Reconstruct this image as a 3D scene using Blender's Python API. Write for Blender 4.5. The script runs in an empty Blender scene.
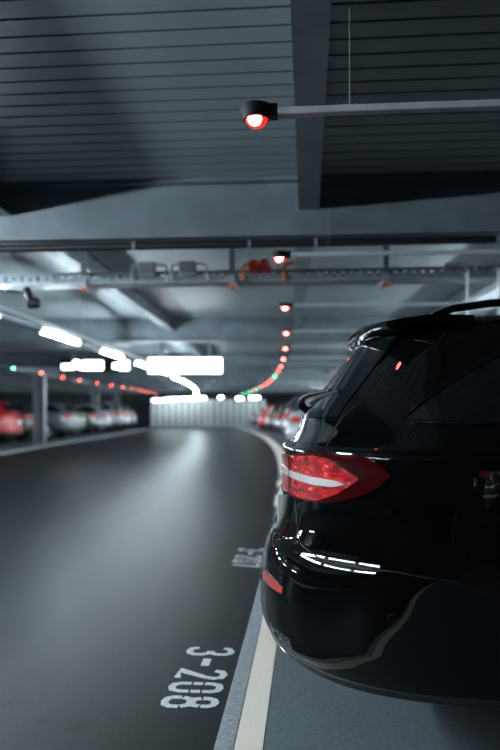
import bpy, bmesh, math, random
import numpy as np
from mathutils import Vector, Matrix

random.seed(7)
scene = bpy.context.scene
COL = scene.collection

# ------------------------------------------------------------------ camera
TH = math.atan(58 / 700)
cam_d = bpy.data.cameras.new('camera')
cam = bpy.data.objects.new('camera', cam_d)
COL.objects.link(cam)
cam.location = (0, 0, 1.17)
cam.rotation_euler = (math.pi / 2, 0, TH)
cam_d.sensor_fit = 'VERTICAL'
cam_d.sensor_height = 36
cam_d.lens = 33.6
cam_d.shift_y = 36 / 750
cam_d.clip_start = 0.05
cam_d.dof.use_dof = True
cam_d.dof.focus_distance = 2.45
cam_d.dof.aperture_fstop = 1.6
cam_d.dof.aperture_blades = 0
scene.camera = cam

# ------------------------------------------------------------------ world, exposure
w = bpy.data.worlds.new('world')
scene.world = w
w.use_nodes = True
w.node_tree.nodes['Background'].inputs['Color'].default_value = (0.32, 0.42, 0.50, 1)
w.node_tree.nodes['Background'].inputs['Strength'].default_value = 0.02
scene.view_settings.view_transform = 'Standard'
scene.view_settings.look = 'None'
scene.view_settings.gamma = 1
scene.view_settings.use_curve_mapping = False
scene.view_settings.exposure = 1.5
TUBE = 70.0            # emission of the white fluorescent tubes


# ------------------------------------------------------------------ materials
def mat(name, color, rough=0.5, metal=0.0, noise=None, bump=None, coat=0.0, spec=0.5, emit=None, trans=0.0):
    m = bpy.data.materials.new(name)
    m.use_nodes = True
    nt = m.node_tree
    b = nt.nodes['Principled BSDF']
    b.inputs['Base Color'].default_value = (*color, 1)
    b.inputs['Roughness'].default_value = rough
    b.inputs['Metallic'].default_value = metal
    b.inputs['Coat Weight'].default_value = coat
    b.inputs['Coat Roughness'].default_value = 0.02
    b.inputs['Specular IOR Level'].default_value = spec
    b.inputs['Transmission Weight'].default_value = trans
    if emit:
        b.inputs['Emission Color'].default_value = (*emit[0], 1)
        b.inputs['Emission Strength'].default_value = emit[1]
    if noise or bump:
        tc = nt.nodes.new('ShaderNodeTexCoord')
    if noise:                                   # (scale, amount, detail)
        n = nt.nodes.new('ShaderNodeTexNoise')
        n.inputs['Scale'].default_value = noise[0]
        n.inputs['Detail'].default_value = noise[2] if len(noise) > 2 else 5
        nt.links.new(tc.outputs['Object'], n.inputs['Vector'])
        r = nt.nodes.new('ShaderNodeMapRange')
        r.inputs['From Min'].default_value = 0.3
        r.inputs['From Max'].default_value = 0.7
        r.inputs['To Min'].default_value = 1 - noise[1]
        r.inputs['To Max'].default_value = 1 + noise[1]
        nt.links.new(n.outputs['Fac'], r.inputs['Value'])
        mx = nt.nodes.new('ShaderNodeVectorMath')
        mx.operation = 'SCALE'
        mx.inputs[0].default_value = color
        nt.links.new(r.outputs['Result'], mx.inputs['Scale'])
        nt.links.new(mx.outputs['Vector'], b.inputs['Base Color'])
    if bump:                                    # (scale, strength, distance)
        n2 = nt.nodes.new('ShaderNodeTexNoise')
        n2.inputs['Scale'].default_value = bump[0]
        n2.inputs['Detail'].default_value = 4
        nt.links.new(tc.outputs['Object'], n2.inputs['Vector'])
        bp = nt.nodes.new('ShaderNodeBump')
        bp.inputs['Strength'].default_value = bump[1]
        bp.inputs['Distance'].default_value = bump[2]
        nt.links.new(n2.outputs['Fac'], bp.inputs['Height'])
        nt.links.new(bp.outputs['Normal'], b.inputs['Normal'])
    return m


def asphalt_mat():
    """dark coated asphalt: fine grain, soft patches, pale tyre scuffs, two oil spots and some crumbs of litter"""
    m = mat('asphalt', (0.03, 0.036, 0.042), rough=0.42, spec=0.075, bump=(260, 0.08, 0.002))
    nt = m.node_tree
    b = nt.nodes['Principled BSDF']
    L = nt.links.new
    tc = nt.nodes.new('ShaderNodeTexCoord')

    def math_(op, a, bb=None, clamp=False):
        n = nt.nodes.new('ShaderNodeMath')
        n.operation = op
        n.use_clamp = clamp
        for i, v in enumerate((a, bb)):
            if v is None:
                continue
            if isinstance(v, (int, float)):
                n.inputs[i].default_value = v
            else:
                L(v, n.inputs[i])
        return n.outputs[0]

    def noise(scale, detail=4, stretch=None):
        n = nt.nodes.new('ShaderNodeTexNoise')
        n.inputs['Scale'].default_value = scale
        n.inputs['Detail'].default_value = detail
        if stretch:
            mp = nt.nodes.new('ShaderNodeMapping')
            mp.inputs['Scale'].default_value = stretch
            mp.inputs['Rotation'].default_value = (0, 0, 0.25)
            L(tc.outputs['Object'], mp.inputs['Vector'])
            L(mp.outputs[0], n.inputs['Vector'])
        else:
            L(tc.outputs['Object'], n.inputs['Vector'])
        return n.outputs['Fac']
    val = math_('ADD', math_('MULTIPLY', math_('SUBTRACT', noise(110, 3), 0.5), 3.4), math_('ADD', 0.45, math_('MULTIPLY', noise(0.9, 3), 0.9)))
    val = math_('ADD', val, math_('MULTIPLY', math_('SUBTRACT', noise(420, 1), 0.5), 1.6))
    val = math_('ADD', val, math_('MULTIPLY', math_('POWER', noise(1.4, 3, (3.0, 0.35, 1)), 4), 1.6))
    # scuff rings left by turning tyres
    for cx, cy, R, wd, gain in ((-4.4, 4.6, 3.35, 0.012, 0.55), (-3.9, 5.2, 3.2, 0.01, 0.5), (-1.4, 12.0, 5.2, 0.02, 0.35)):
        d = nt.nodes.new('ShaderNodeVectorMath')
        d.operation = 'DISTANCE'
        L(tc.outputs['Object'], d.inputs[0])
        d.inputs[1].default_value = (cx, cy, 0)
        ring = math_('SUBTRACT', 1.0, math_('DIVIDE', math_('ABSOLUTE', math_('SUBTRACT', d.outputs['Value'], R)), wd), True)
        ring = math_('MULTIPLY', ring, math_('SUBTRACT', math_('MULTIPLY', noise(0.8, 2), 3.0), 1.2, True))
        val = math_('ADD', val, math_('MULTIPLY', ring, gain))
    for cx, cy, R in ((-0.85, 2.55, 0.06), (-1.0, 2.56, 0.035), (-1.22, 2.7, 0.04)):
        d = nt.nodes.new('ShaderNodeVectorMath')
        d.operation = 'DISTANCE'
        L(tc.outputs['Object'], d.inputs[0])
        d.inputs[1].default_value = (cx, cy, 0)
        sp = math_('SUBTRACT', 1.0, math_('DIVIDE', d.outputs['Value'], R * 1.3), True)
        val = math_('SUBTRACT', val, math_('MULTIPLY', math_('MULTIPLY', sp, 2.0, True), 0.45))
    sc = nt.nodes.new('ShaderNodeVectorMath')
    sc.operation = 'SCALE'
    sc.inputs[0].default_value = (0.0098, 0.0142, 0.0170)
    L(math_('MAXIMUM', val, 0.05), sc.inputs['Scale'])
    L(sc.outputs['Vector'], b.inputs['Base Color'])
    return m


M = {}
M['asphalt'] = asphalt_mat()
M['bayfloor'] = mat('bay_coating', (0.105, 0.128, 0.145), 0.6, noise=(60, 0.22), bump=(220, 0.3, 0.003))
M['kerb'] = mat('kerb_stone', (0.28, 0.31, 0.325), 0.7, noise=(90, 0.35), bump=(140, 0.4, 0.004))
M['paint'] = mat('road_paint', (0.84, 0.75, 0.64), 0.6, noise=(140, 0.12, 8), bump=(200, 0.25, 0.003))
M['number'] = mat('stencil_paint', (0.60, 0.62, 0.62), 0.65, noise=(70, 0.22, 6))
M['deck'] = mat('deck_sheet', (0.34, 0.385, 0.41), 0.45, 0.2, noise=(1.5, 0.10))
M['groove'] = mat('deck_groove', (0.13, 0.145, 0.16), 0.7)
M['steel'] = mat('painted_steel', (0.15, 0.18, 0.205), 0.5, 0.1, noise=(4, 0.18))
M['palesteel'] = mat('zinc_steel', (0.26, 0.295, 0.32), 0.45, 0.4, noise=(12, 0.12))
M['conduit'] = mat('conduit_grey', (0.50, 0.53, 0.55), 0.45, noise=(9, 0.1))
M['blackpipe'] = mat('black_pipe', (0.008, 0.009, 0.01), 0.5)
M['blackplastic'] = mat('black_plastic', (0.005, 0.005, 0.006), 0.5, spec=0.2)
M['cream'] = mat('cream_plastic', (0.40, 0.41, 0.37), 0.5)
M['orange'] = mat('orange_plastic', (0.75, 0.16, 0.05), 0.5)
M['redplastic'] = mat('red_plastic', (0.62, 0.05, 0.03), 0.4)
M['wall'] = mat('wall_concrete', (0.08, 0.09, 0.10), 0.8, noise=(2, 0.2))
M['fence'] = mat('fence_white', (0.50, 0.53, 0.55), 0.5)
M['whitehouse'] = mat('fixture_white', (0.72, 0.75, 0.77), 0.4)
M['tube'] = mat('tube_glow', (0.9, 0.95, 1.0), 0.4, emit=((0.78, 0.93, 1.0), TUBE))
M['softtube'] = mat('soft_tube_glow', (0.9, 0.95, 1.0), 0.4, emit=((0.80, 0.97, 0.97), 20.0))
M['signglow'] = mat('sign_glow', (0.9, 0.9, 0.9), 0.4, emit=((0.90, 0.97, 1.0), 2.6))
M['redbulb'] = mat('red_bulb', (0.8, 0.1, 0.08), 0.3, emit=((1.0, 0.22, 0.18), 16.0))
M['greenbulb'] = mat('green_bulb', (0.1, 0.8, 0.4), 0.3, emit=((0.2, 1.0, 0.58), 14.0))


def dome_mat(name, tint, glow, strength):
    m = bpy.data.materials.new(name)
    m.use_nodes = True
    nt = m.node_tree
    nt.nodes.clear()
    out = nt.nodes.new('ShaderNodeOutputMaterial')
    tr = nt.nodes.new('ShaderNodeBsdfTransparent')
    tr.inputs['Color'].default_value = (*tint, 1)
    gl = nt.nodes.new('ShaderNodeBsdfGlossy')
    gl.inputs['Roughness'].default_value = 0.1
    em = nt.nodes.new('ShaderNodeEmission')
    em.inputs['Color'].default_value = (*glow, 1)
    em.inputs['Strength'].default_value = strength
    mx = nt.nodes.new('ShaderNodeMixShader')
    mx.inputs['Fac'].default_value = 0.06
    nt.links.new(tr.outputs[0], mx.inputs[1])
    nt.links.new(gl.outputs[0], mx.inputs[2])
    ad = nt.nodes.new('ShaderNodeAddShader')
    nt.links.new(mx.outputs[0], ad.inputs[0])
    nt.links.new(em.outputs[0], ad.inputs[1])
    nt.links.new(ad.outputs[0], out.inputs['Surface'])
    return m


M['reddome'] = dome_mat('red_dome', (1.0, 0.62, 0.58), (1.0, 0.03, 0.02), 0.16)
M['greendome'] = dome_mat('green_dome', (0.65, 1.0, 0.8), (0.02, 1.0, 0.4), 0.35)
M['carglass'] = mat('tinted_glass', (0.006, 0.008, 0.010), 0.03, spec=0.9)
M['rubber'] = mat('tyre_rubber', (0.012, 0.012, 0.013), 0.75)
M['rim'] = mat('alloy_rim', (0.45, 0.46, 0.48), 0.3, 0.9)
M['chrome'] = mat('chrome', (0.75, 0.77, 0.8), 0.12, 1.0)
M['trimblack'] = mat('trim_gloss_black', (0.006, 0.006, 0.007), 0.12)
M['valance'] = mat('valance_plastic', (0.022, 0.026, 0.029), 0.55, noise=(300, 0.2))
M['seam'] = mat('panel_gap', (0.002, 0.002, 0.002), 0.6)
M['plate'] = mat('plate_white', (0.7, 0.7, 0.68), 0.4)


def lens_mat():
    """mottled red lens over faceted reflectors, white sparkles painted into the colour"""
    m = mat('red_lens', (0.7, 0.012, 0.014), 0.12, coat=1.0)
    nt = m.node_tree
    b = nt.nodes['Principled BSDF']
    tc = nt.nodes.new('ShaderNodeTexCoord')
    v = nt.nodes.new('ShaderNodeTexVoronoi')
    v.inputs['Scale'].default_value = 95
    nt.links.new(tc.outputs['Object'], v.inputs['Vector'])
    n = nt.nodes.new('ShaderNodeTexNoise')
    n.inputs['Scale'].default_value = 24
    n.inputs['Detail'].default_value = 3
    mp = nt.nodes.new('ShaderNodeMapping')
    mp.inputs['Scale'].default_value = (1, 1, 3.5)
    nt.links.new(tc.outputs['Object'], mp.inputs['Vector'])
    nt.links.new(mp.outputs[0], n.inputs['Vector'])
    r = nt.nodes.new('ShaderNodeValToRGB')
    r.color_ramp.elements[0].position = 0.34
    r.color_ramp.elements[0].color = (0.22, 0.004, 0.006, 1)
    r.color_ramp.elements[1].position = 0.66
    r.color_ramp.elements[1].color = (0.85, 0.016, 0.02, 1)
    sparkle = r.color_ramp.elements.new(0.73)
    sparkle.color = (0.95, 0.42, 0.42, 1)  # pale specks: glints of the lens put into its base colour
    nt.links.new(n.outputs['Fac'], r.inputs['Fac'])
    nt.links.new(r.outputs['Color'], b.inputs['Base Color'])
    bp = nt.nodes.new('ShaderNodeBump')
    bp.inputs['Strength'].default_value = 0.45
    bp.inputs['Distance'].default_value = 0.006
    nt.links.new(v.outputs['Distance'], bp.inputs['Height'])
    nt.links.new(bp.outputs['Normal'], b.inputs['Normal'])
    b.inputs['Roughness'].default_value = 0.18
    return m


M['redlens'] = lens_mat()
M['darklens'] = mat('smoked_red_lens', (0.045, 0.002, 0.003), 0.06, coat=1.0)
M['whitelens'] = mat('clear_lens', (0.62, 0.58, 0.58), 0.25, coat=1.0, bump=(120, 0.6, 0.006))
M['reflector'] = mat('red_reflector', (0.55, 0.05, 0.05), 0.25, coat=1.0, bump=(400, 0.5, 0.003))
M['blackpaint'] = mat('black_car_paint', (0.0018, 0.0022, 0.0026), 0.3, coat=1.0, spec=0.0)


def paint(name, c):
    return mat(name, c, 0.3, 0.1, coat=1.0)


# ------------------------------------------------------------------ mesh helpers
class MB:
    def __init__(s):
        s.v, s.f, s.m = [], [], []

    def quad(s, pts, mi=0):
        n = len(s.v)
        s.v += [tuple(p) for p in pts]
        s.f.append(tuple(range(n, n + len(pts))))
        s.m.append(mi)

    def box(s, c, d, rz=0.0, mi=0):
        cx, cy, cz = c
        hx, hy, hz = d[0] / 2, d[1] / 2, d[2] / 2
        n = len(s.v)
        ca, sa = math.cos(rz), math.sin(rz)
        for z in (-hz, hz):
            for x, y in ((-hx, -hy), (hx, -hy), (hx, hy), (-hx, hy)):
                s.v.append((cx + x * ca - y * sa, cy + x * sa + y * ca, cz + z))
        for q in ((0, 3, 2, 1), (4, 5, 6, 7), (0, 1, 5, 4), (1, 2, 6, 5), (2, 3, 7, 6), (3, 0, 4, 7)):
            s.f.append(tuple(n + i for i in q))
            s.m.append(mi)

    def prism(s, poly, a, b, mi=0):
        """poly: list of (x, z) offsets, swept along the horizontal segment a-b; x is to the right of the direction"""
        a, b = Vector(a), Vector(b)
        d = (b - a).normalized()
        r = Vector((d.y, -d.x, 0))
        n, k = len(s.v), len(poly)
        for P in (a, b):
            for x, z in poly:
                s.v.append(tuple(P + r * x + Vector((0, 0, z))))
        for i in range(k):
            j = (i + 1) % k
            s.f.append((n + i, n + j, n + k + j, n + k + i))
            s.m.append(mi)
        s.f.append(tuple(n + i for i in range(k))[::-1])
        s.f.append(tuple(n + k + i for i in range(k)))
        s.m += [mi, mi]

    def tube(s, pts, r, n=10, mi=0, caps=True):
        pts = [Vector(p) for p in pts]
        base = len(s.v)
        rr = r if isinstance(r, (list, tuple)) else [r] * len(pts)
        up = None
        for i, p in enumerate(pts):
            d = (pts[min(i + 1, len(pts) - 1)] - pts[max(i - 1, 0)]).normalized()
            if up is None:
                up = Vector((0, 0, 1)) if abs(d.z) < 0.9 else Vector((1, 0, 0))
            x = d.cross(up)
            if x.length < 1e-4:
                x = d.orthogonal()
            x.normalize()
            y = x.cross(d).normalized()
            up = y
            for k in range(n):
                a = 2 * math.pi * k / n
                s.v.append(tuple(p + (x * math.cos(a) + y * math.sin(a)) * rr[i]))
        for i in range(len(pts) - 1):
            for k in range(n):
                k2 = (k + 1) % n
                s.f.append((base + i * n + k, base + i * n + k2, base + (i + 1) * n + k2, base + (i + 1) * n + k))
                s.m.append(mi)
        if caps:
            s.f.append(tuple(base + k for k in range(n))[::-1])
            e = base + (len(pts) - 1) * n
            s.f.append(tuple(e + k for k in range(n)))
            s.m += [mi, mi]

    def lathe(s, prof, c, axis='z', n=20, mi=0):
        """prof: list of (r, h) along the axis from c"""
        base = len(s.v)
        for r, h in prof:
            for k in range(n):
                a = 2 * math.pi * k / n
                x, y = r * math.cos(a), r * math.sin(a)
                if axis == 'z':
                    p = (c[0] + x, c[1] + y, c[2] + h)
                elif axis == 'y':
                    p = (c[0] + x, c[1] + h, c[2] + y)
                else:
                    p = (c[0] + h, c[1] + x, c[2] + y)
                s.v.append(p)
        for i in range(len(prof) - 1):
            for k in range(n):
                k2 = (k + 1) % n
                s.f.append((base + i * n + k, base + i * n + k2, base + (i + 1) * n + k2, base + (i + 1) * n + k))
                s.m.append(mi)
        s.f.append(tuple(base + k for k in range(n))[::-1])
        e = base + (len(prof) - 1) * n
        s.f.append(tuple(e + k for k in range(n)))
        s.m += [mi, mi]

    def grid(s, P, mi=0, closed=False):
        """P: array rows x cols x 3"""
        R, C = P.shape[:2]
        base = len(s.v)
        s.v += [tuple(map(float, q)) for q in P.reshape(-1, 3)]
        for i in range(R - 1):
            for j in range(C if closed else C - 1):
                j2 = (j + 1) % C
                s.f.append((base + i * C + j, base + i * C + j2, base + (i + 1) * C + j2, base + (i + 1) * C + j))
                s.m.append(mi)

    def build(s, name, mats, parent=None, smooth=False, bevel=0.0, fix=True):
        me = bpy.data.meshes.new(name)
        me.from_pydata(s.v, [], s.f)
        if not isinstance(mats, (list, tuple)):
            mats = [mats]
        for m in mats:
            me.materials.append(m)
        me.polygons.foreach_set('material_index', s.m)
        if fix:
            bm = bmesh.new()
            bm.from_mesh(me)
            bmesh.ops.remove_doubles(bm, verts=bm.verts, dist=1e-6)
            bmesh.ops.recalc_face_normals(bm, faces=bm.faces)
            bm.to_mesh(me)
            bm.free()
        if smooth:
            me.polygons.foreach_set('use_smooth', [True] * len(me.polygons))
            try:
                me.set_sharp_from_angle(angle=math.radians(smooth if smooth is not True else 40))
            except Exception:
                pass
        o = bpy.data.objects.new(name, me)
        COL.objects.link(o)
        if parent is not None:
            o.parent = parent
        if bevel:
            b = o.modifiers.new('edge', 'BEVEL')
            b.width = bevel
            b.segments = 2
            b.limit_method = 'ANGLE'
        return o


def tag(o, label=None, cat=None, group=None, kind=None):
    if label:
        o['label'] = label
    if cat:
        o['category'] = cat
    if group:
        o['group'] = group
    if kind:
        o['kind'] = kind
    return o


def empty(name, loc, rz=0.0, **k):
    o = bpy.data.objects.new(name, None)
    o.empty_display_size = 0.1
    COL.objects.link(o)
    o.location = loc
    o.rotation_euler = (0, 0, rz)
    return tag(o, **k)


def copy_tree(o, parent=None):
    c = o.copy()
    COL.objects.link(c)
    c.parent = parent
    for ch in list(o.children):
        copy_tree(ch, c)
    return c


ORD = ('first second third fourth fifth sixth seventh eighth ninth tenth eleventh twelfth thirteenth fourteenth fifteenth '
       'sixteenth seventeenth eighteenth nineteenth twentieth twenty-first twenty-second twenty-third twenty-fourth').split()

# ------------------------------------------------------------------ the curved garage: path coordinates
S0, RAD = 3.2, 220.0      # straight up to s = S0, then a left-hand bend


def path(s, e, z=0.0):
    """s metres along the lane, e metres to the right of the kerb line"""
    if s <= S0:
        return Vector((e, s, z))
    a = (s - S0) / RAD
    return Vector((-RAD + (RAD + e) * math.cos(a), S0 + (RAD + e) * math.sin(a), z))


def heading(s):
    return max(0.0, (s - S0) / RAD)


def frange(a, b, st):
    n = max(1, round((b - a) / st))
    return [a + (b - a) * i / n for i in range(n + 1)]


def bend_in(s):
    """the left kerb and its bays draw in towards the lane at the far end"""
    return max(0.0, s - 26) * 0.075


def strip(mb, s0, s1, e0, e1, z, zb=None, step=1.0, mi=0, shift=None):
    """ribbon of floor or slab following the bend"""
    g = shift or (lambda q: 0.0)
    ss = frange(s0, s1, step)
    for a, b in zip(ss[:-1], ss[1:]):
        P = [path(a, e0 + g(a), z), path(a, e1 + g(a), z), path(b, e1 + g(b), z), path(b, e0 + g(b), z)]
        mb.quad(P, mi)
        if zb is not None:
            Q = [Vector((p.x, p.y, zb)) for p in P]
            mb.quad([P[0], P[3], Q[3], Q[0]], mi)
            mb.quad([P[2], P[1], Q[1], Q[2]], mi)
    if zb is not None:
        for s in (s0, s1):
            mb.quad([path(s, e0 + g(s), zb), path(s, e1 + g(s), zb), path(s, e1 + g(s), z), path(s, e0 + g(s), z)], mi)


E_L, E_R, S_A, S_B = -24.0, 15.0, -10.0, 56.0
DECK, LOW, LONG = 2.945, 2.50, 2.715          # deck sheet, underside of cross beams, underside of long beams

# floors
mb = MB(); strip(mb, S_A, S_B, E_L, E_R, 0.0, step=2.0)
tag(mb.build('floor', M['asphalt'], fix=False), 'dark asphalt driving lane of the car park, pale tyre scuffs', 'floor', kind='structure')
mb = MB(); strip(mb, S_A, 50, -0.255, 6.2, 0.012, -0.02)
tag(mb.build('floor_right', M['bayfloor']), 'grey coated floor of the parking bays under the black estate', 'floor', kind='structure')
mb = MB(); strip(mb, S_A, 47, -13.4, -7.75, 0.012, -0.02, shift=bend_in)
tag(mb.build('floor_left', M['bayfloor']), 'grey coated floor of the parking bays across the lane', 'floor', kind='structure')
mb = MB(); strip(mb, S_A, 50, -0.322, -0.2535, 0.0165, -0.02)
tag(mb.build('trim_1', M['kerb'], bevel=0.004), 'flat grey kerb stones between lane and right bays', 'kerb', kind='structure')
mb = MB(); strip(mb, S_A, 47, -7.75, -7.67, 0.05, -0.02, shift=bend_in)
tag(mb.build('trim_2', M['kerb'], bevel=0.004), 'grey kerb stones along the far left edge of the lane', 'kerb', kind='structure')
for i, (a, b, lb) in enumerate(((-8, 7.55, 'wide white painted line under the black bumper, beside the kerb'), (8.55, 9.6, 'short white dash on the kerb line, first one past the tail light'),
                                (10.75, 11.6, 'short white dash on the kerb line, second one past the tail light'), (12.9, 50, 'long curving white line at the foot of the far parked cars'))):
    mb = MB(); strip(mb, a, b, -0.2525, -0.155, 0.0145, 0.005, step=0.5)
    if i in (1, 2):
        mb = MB(); strip(mb, a, b, -0.35, -0.10, 0.019, 0.005, step=0.5)
    if i == 3:
        mb = MB(); strip(mb, a, b, -0.30, -0.03, 0.019, 0.005, step=0.5)
    tag(mb.build('line_marking', M['paint']), lb, 'road marking', kind='structure')
mb = MB(); strip(mb, -8, 47, -7.89, -7.77, 0.0145, 0.005, shift=bend_in)
tag(mb.build('line_marking', M['paint']), 'long white line along the left kerb by the parked cars', 'road marking', kind='structure')

# stencilled bay numbers, read from the lane; text runs towards the camera, tops face the bay
GL = {
    '3': [[(0.02, .80), (.05, .93), (.22, 1), (.34, .97), (.42, .87), (.42, .68), (.36, .56), (.22, .51)], [(.22, .51), (.37, .46), (.44, .33), (.44, .14), (.36, .03), (.22, 0), (.06, .05), (.01, .2)]],
    '-': [[(0.0, .50), (.44, .50)]],
    '2': [[(.02, .78), (.05, .93), (.22, 1), (.38, .95), (.43, .80), (.38, .62), (.02, .02), (.45, .02)]],
    '0': [[(.02, .38), (.02, .18), (.08, .04), (.22, 0), (.36, .04), (.42, .18), (.42, .38)], [(.02, .42), (.02, .62)], [(.42, .42), (.42, .62)], [(.02, .66), (.02, .82), (.08, .96), (.22, 1), (.36, .96), (.42, .82), (.42, .66)]],
    '8': [[(.01, .30), (.01, .14), (.08, .03), (.22, 0), (.36, .03), (.43, .14), (.43, .30)], [(.01, .335), (.08, .47), (.22, .52), (.36, .47), (.43, .335)], [(.22, .52), (.08, .58), (.04, .70)], [(.22, .52), (.36, .58), (.40, .70)],
          [(.04, .735), (.04, .86), (.10, .96), (.22, 1), (.34, .96), (.40, .86), (.40, .735)]],
    '7': [[(.0, .86), (.0, .97), (.44, .97), (.14, 0.0)]],
}


def bay_number(text, s_start, label):
    H, T = 0.205, 0.031
    o = empty('bay_number', (-0.46, s_start - 0.3, 0))
    y = s_start
    for ch in text:
        mb = MB()
        th = T if ch != '-' else 0.038
        for li, line in enumerate(GL[ch]):
            pts = [Vector((-0.575 + 0.46 + q[1] * H, y - s_start + 0.3 - q[0] * H * 1.02, 0)) for q in line]
            L_, R_ = [], []
            for i, p in enumerate(pts):
                d = (pts[min(i + 1, len(pts) - 1)] - pts[max(i - 1, 0)]).normalized()
                nrm = Vector((-d.y, d.x, 0)) * th / 2
                if 0 < i < len(pts) - 1:
                    d1, d2 = (pts[i] - pts[i - 1]).normalized(), (pts[i + 1] - pts[i]).normalized()
                    nrm = nrm / max(0.55, math.sqrt(max(0.0, (1 + d1.dot(d2)) / 2)))
                L_.append(p + nrm); R_.append(p - nrm)
            for i in range(len(pts) - 1):
                z1 = Vector((0, 0, 0.0012 + 0.0002 * li))
                mb.quad([L_[i] + z1, R_[i] + z1, R_[i + 1] + z1, L_[i + 1] + z1])
        mb.build('dash' if ch == '-' else 'numeral', M['number'], o, fix=False)
        y -= H * 0.45 + 0.057
    tag(o, label, 'bay number', 'stencilled bay numbers')


bay_number('3-208', 3.425, 'white stencilled number 3-208 on the asphalt, nearest the camera')
bay_number('3-207', 5.93, 'white stencilled number 3-207 on the asphalt, beside the black rear bumper')

# deck sheet with narrow re-entrant grooves
mb = MB()
s = S_A
while s < S_B:
    a, b, c = s, s + 0.129, s + 0.147
    for (p, q, za, zb, mi) in ((a, b, DECK, DECK, 0), (b, b + 0.001, DECK, DECK + 0.045, 1), (b + 0.001, c - 0.001, DECK + 0.045, DECK + 0.045, 1), (c - 0.001, c, DECK + 0.045, DECK, 1)):
        mb.quad([path(p, E_L, za), path(p, E_R, za), path(q, E_R, zb), path(q, E_L, zb)], mi)
    s = c
mb.quad([path(S_A, E_L, 3.15), path(S_A, E_R, 3.15), path(0, E_R, 3.15), path(0, E_L, 3.15)])
tag(mb.build('ceiling', [M['deck'], M['groove']], fix=False), 'grooved steel deck sheets over the whole garage', 'ceiling', kind='structure')


def ibeam(w_, h, tw=0.014, tf=0.02):
    a, b = w_ / 2, tw / 2
    return [(-a, 0), (a, 0), (a, tf), (b, tf), (b, h - tf), (a, h - tf), (a, h), (-a, h), (-a, h - tf), (-b, h - tf), (-b, tf), (-a, tf)]


CROSS = [5.40 + 8.0 * k for k in range(-1, 7)]
for k, s in enumerate(CROSS):
    mb = MB()
    mb.prism(ibeam(0.20, DECK - LOW, 0.016, 0.024), path(s, E_L, LOW), path(s, E_R, LOW))
    tag(mb.build('beam', M['steel']), f'deep grey steel cross beam over the lane, {ORD[k]} along the garage', 'beam', kind='structure')
names = {-2.4: 'over the lane', 0.018: 'straight above the kerb', 2.4: 'over the right bays', 4.8: 'deep over the right bays', 7.5: 'far right', -4.9: 'left of the lamps', -8.7: 'over the left columns', -12: 'far left'}
for e, nm in names.items():
    for k, (a, b) in enumerate(zip(CROSS[:-1], CROSS[1:])):
        low = LOW if e == -8.7 else LONG
        mb = MB()
        mb.prism(ibeam(0.155, DECK - low, 0.012, 0.016), path(a + 0.012, e, low), path(b - 0.012, e, low))
        tag(mb.build('beam', M['steel']), f'slim long beam {nm}, in the {ORD[k]} ceiling bay', 'beam', kind='structure')

# walls that close the building
for nm, a, b in (('wall_rear', (S_A, E_L), (S_A, E_R)), ('wall_far', (S_B, E_L), (S_B, E_R))):
    mb = MB()
    A, B = path(*a), path(*b)
    mb.prism([(-0.1, 0), (0.1, 0), (0.1, 3.1), (-0.1, 3.1)], A, B)
    tag(mb.build(nm, M['wall']), 'grey concrete end wall, ' + nm.split('_')[1] + ' end of the garage', 'wall', kind='structure')
for nm, e in (('wall_left', E_L), ('wall_right', E_R)):
    mb = MB()
    ss = frange(S_A, S_B, 4)
    for a, b in zip(ss[:-1], ss[1:]):
        mb.prism([(-0.1, 0), (0.1, 0), (0.1, 3.1), (-0.1, 3.1)], path(a, e), path(b, e))
    tag(mb.build(nm, M['wall']), 'grey concrete side wall, ' + nm.split('_')[1] + ' side of the garage', 'wall', kind='structure')
# columns
for k, (s, e) in enumerate(((11.0, -8.7), (25.0, -8.45), (38.3, -8.7), (46.5, -8.3))):
    o = empty('column', path(s, e), heading(s), kind='structure', cat='column',
              label=('grey steel column by the lane, out to the left' if k == 0 else ['', 'tall grey steel column beside the red car', 'slim steel column among the far parked cars', 'last steel column before the white fence'][k]))
    mb = MB()
    hh = LOW - 0.02
    d = 0.30
    mb.box((0.0, 0, hh / 2), (0.34, 0.016, hh))
    mb.box((0.18, 0, hh / 2), (0.022, d, hh))
    mb.box((-0.18, 0, hh / 2), (0.022, d, hh))
    mb.build('shaft', M['palesteel'], o)
    mb = MB(); mb.box((0, 0, 0.013), (0.42, 0.42, 0.026)); mb.build('base_plate', M['steel'], o)
    mb = MB(); mb.box((0, 0, LOW - 0.012), (0.40, 0.36, 0.022)); mb.build('cap_plate', M['steel'], o)

# ------------------------------------------------------------------ strip lights on a rail
def strip_light(loc, rz, length, label, group, size=1.0, glow='tube'):
    o = empty('strip_light', loc, rz, label=label, cat='lamp', group=group)
    h = length / 2
    mb = MB()
    mb.prism([(-0.016, 0.0), (0.016, 0.0), (0.016, 0.05), (-0.016, 0.05)], (0, -h, 0), (0, h, 0))
    for y in (-h + 0.02, h - 0.02):
        mb.box((0, y, -0.022), (0.05, 0.035, 0.06))
    mb.build('housing', M['whitehouse'], o)
    mb = MB()
    mb.tube([(0, -h + 0.04, -0.032), (0, h - 0.04, -0.032)], 0.026 * size, 10)
    mb.build('tube', M[glow], o, smooth=True)
    return o


def lamp_rail(label, e, z, cuts, rods):
    o = empty('lighting_rail', path(0, e, z), label=label, cat='rail')
    b0 = path(0, e)
    for c0, c1 in cuts:
        mb = MB()
        ss = frange(c0, c1, 1.5)
        for a, b in zip(ss[:-1], ss[1:]):
            mb.prism([(-0.022, 0.0), (0.022, 0.0), (0.022, 0.05), (-0.022, 0.05)], path(a, e) - b0, path(b, e) - b0)
        mb.build('rail', M['whitehouse'], o)
    for s in rods:
        mb = MB()
        p = path(s, e) - b0
        mb.tube([p + Vector((0, 0, 0.05)), p + Vector((0, 0, DECK - z))], 0.006, 6)
        mb.build('hanger_rod', M['palesteel'], o)


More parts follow.
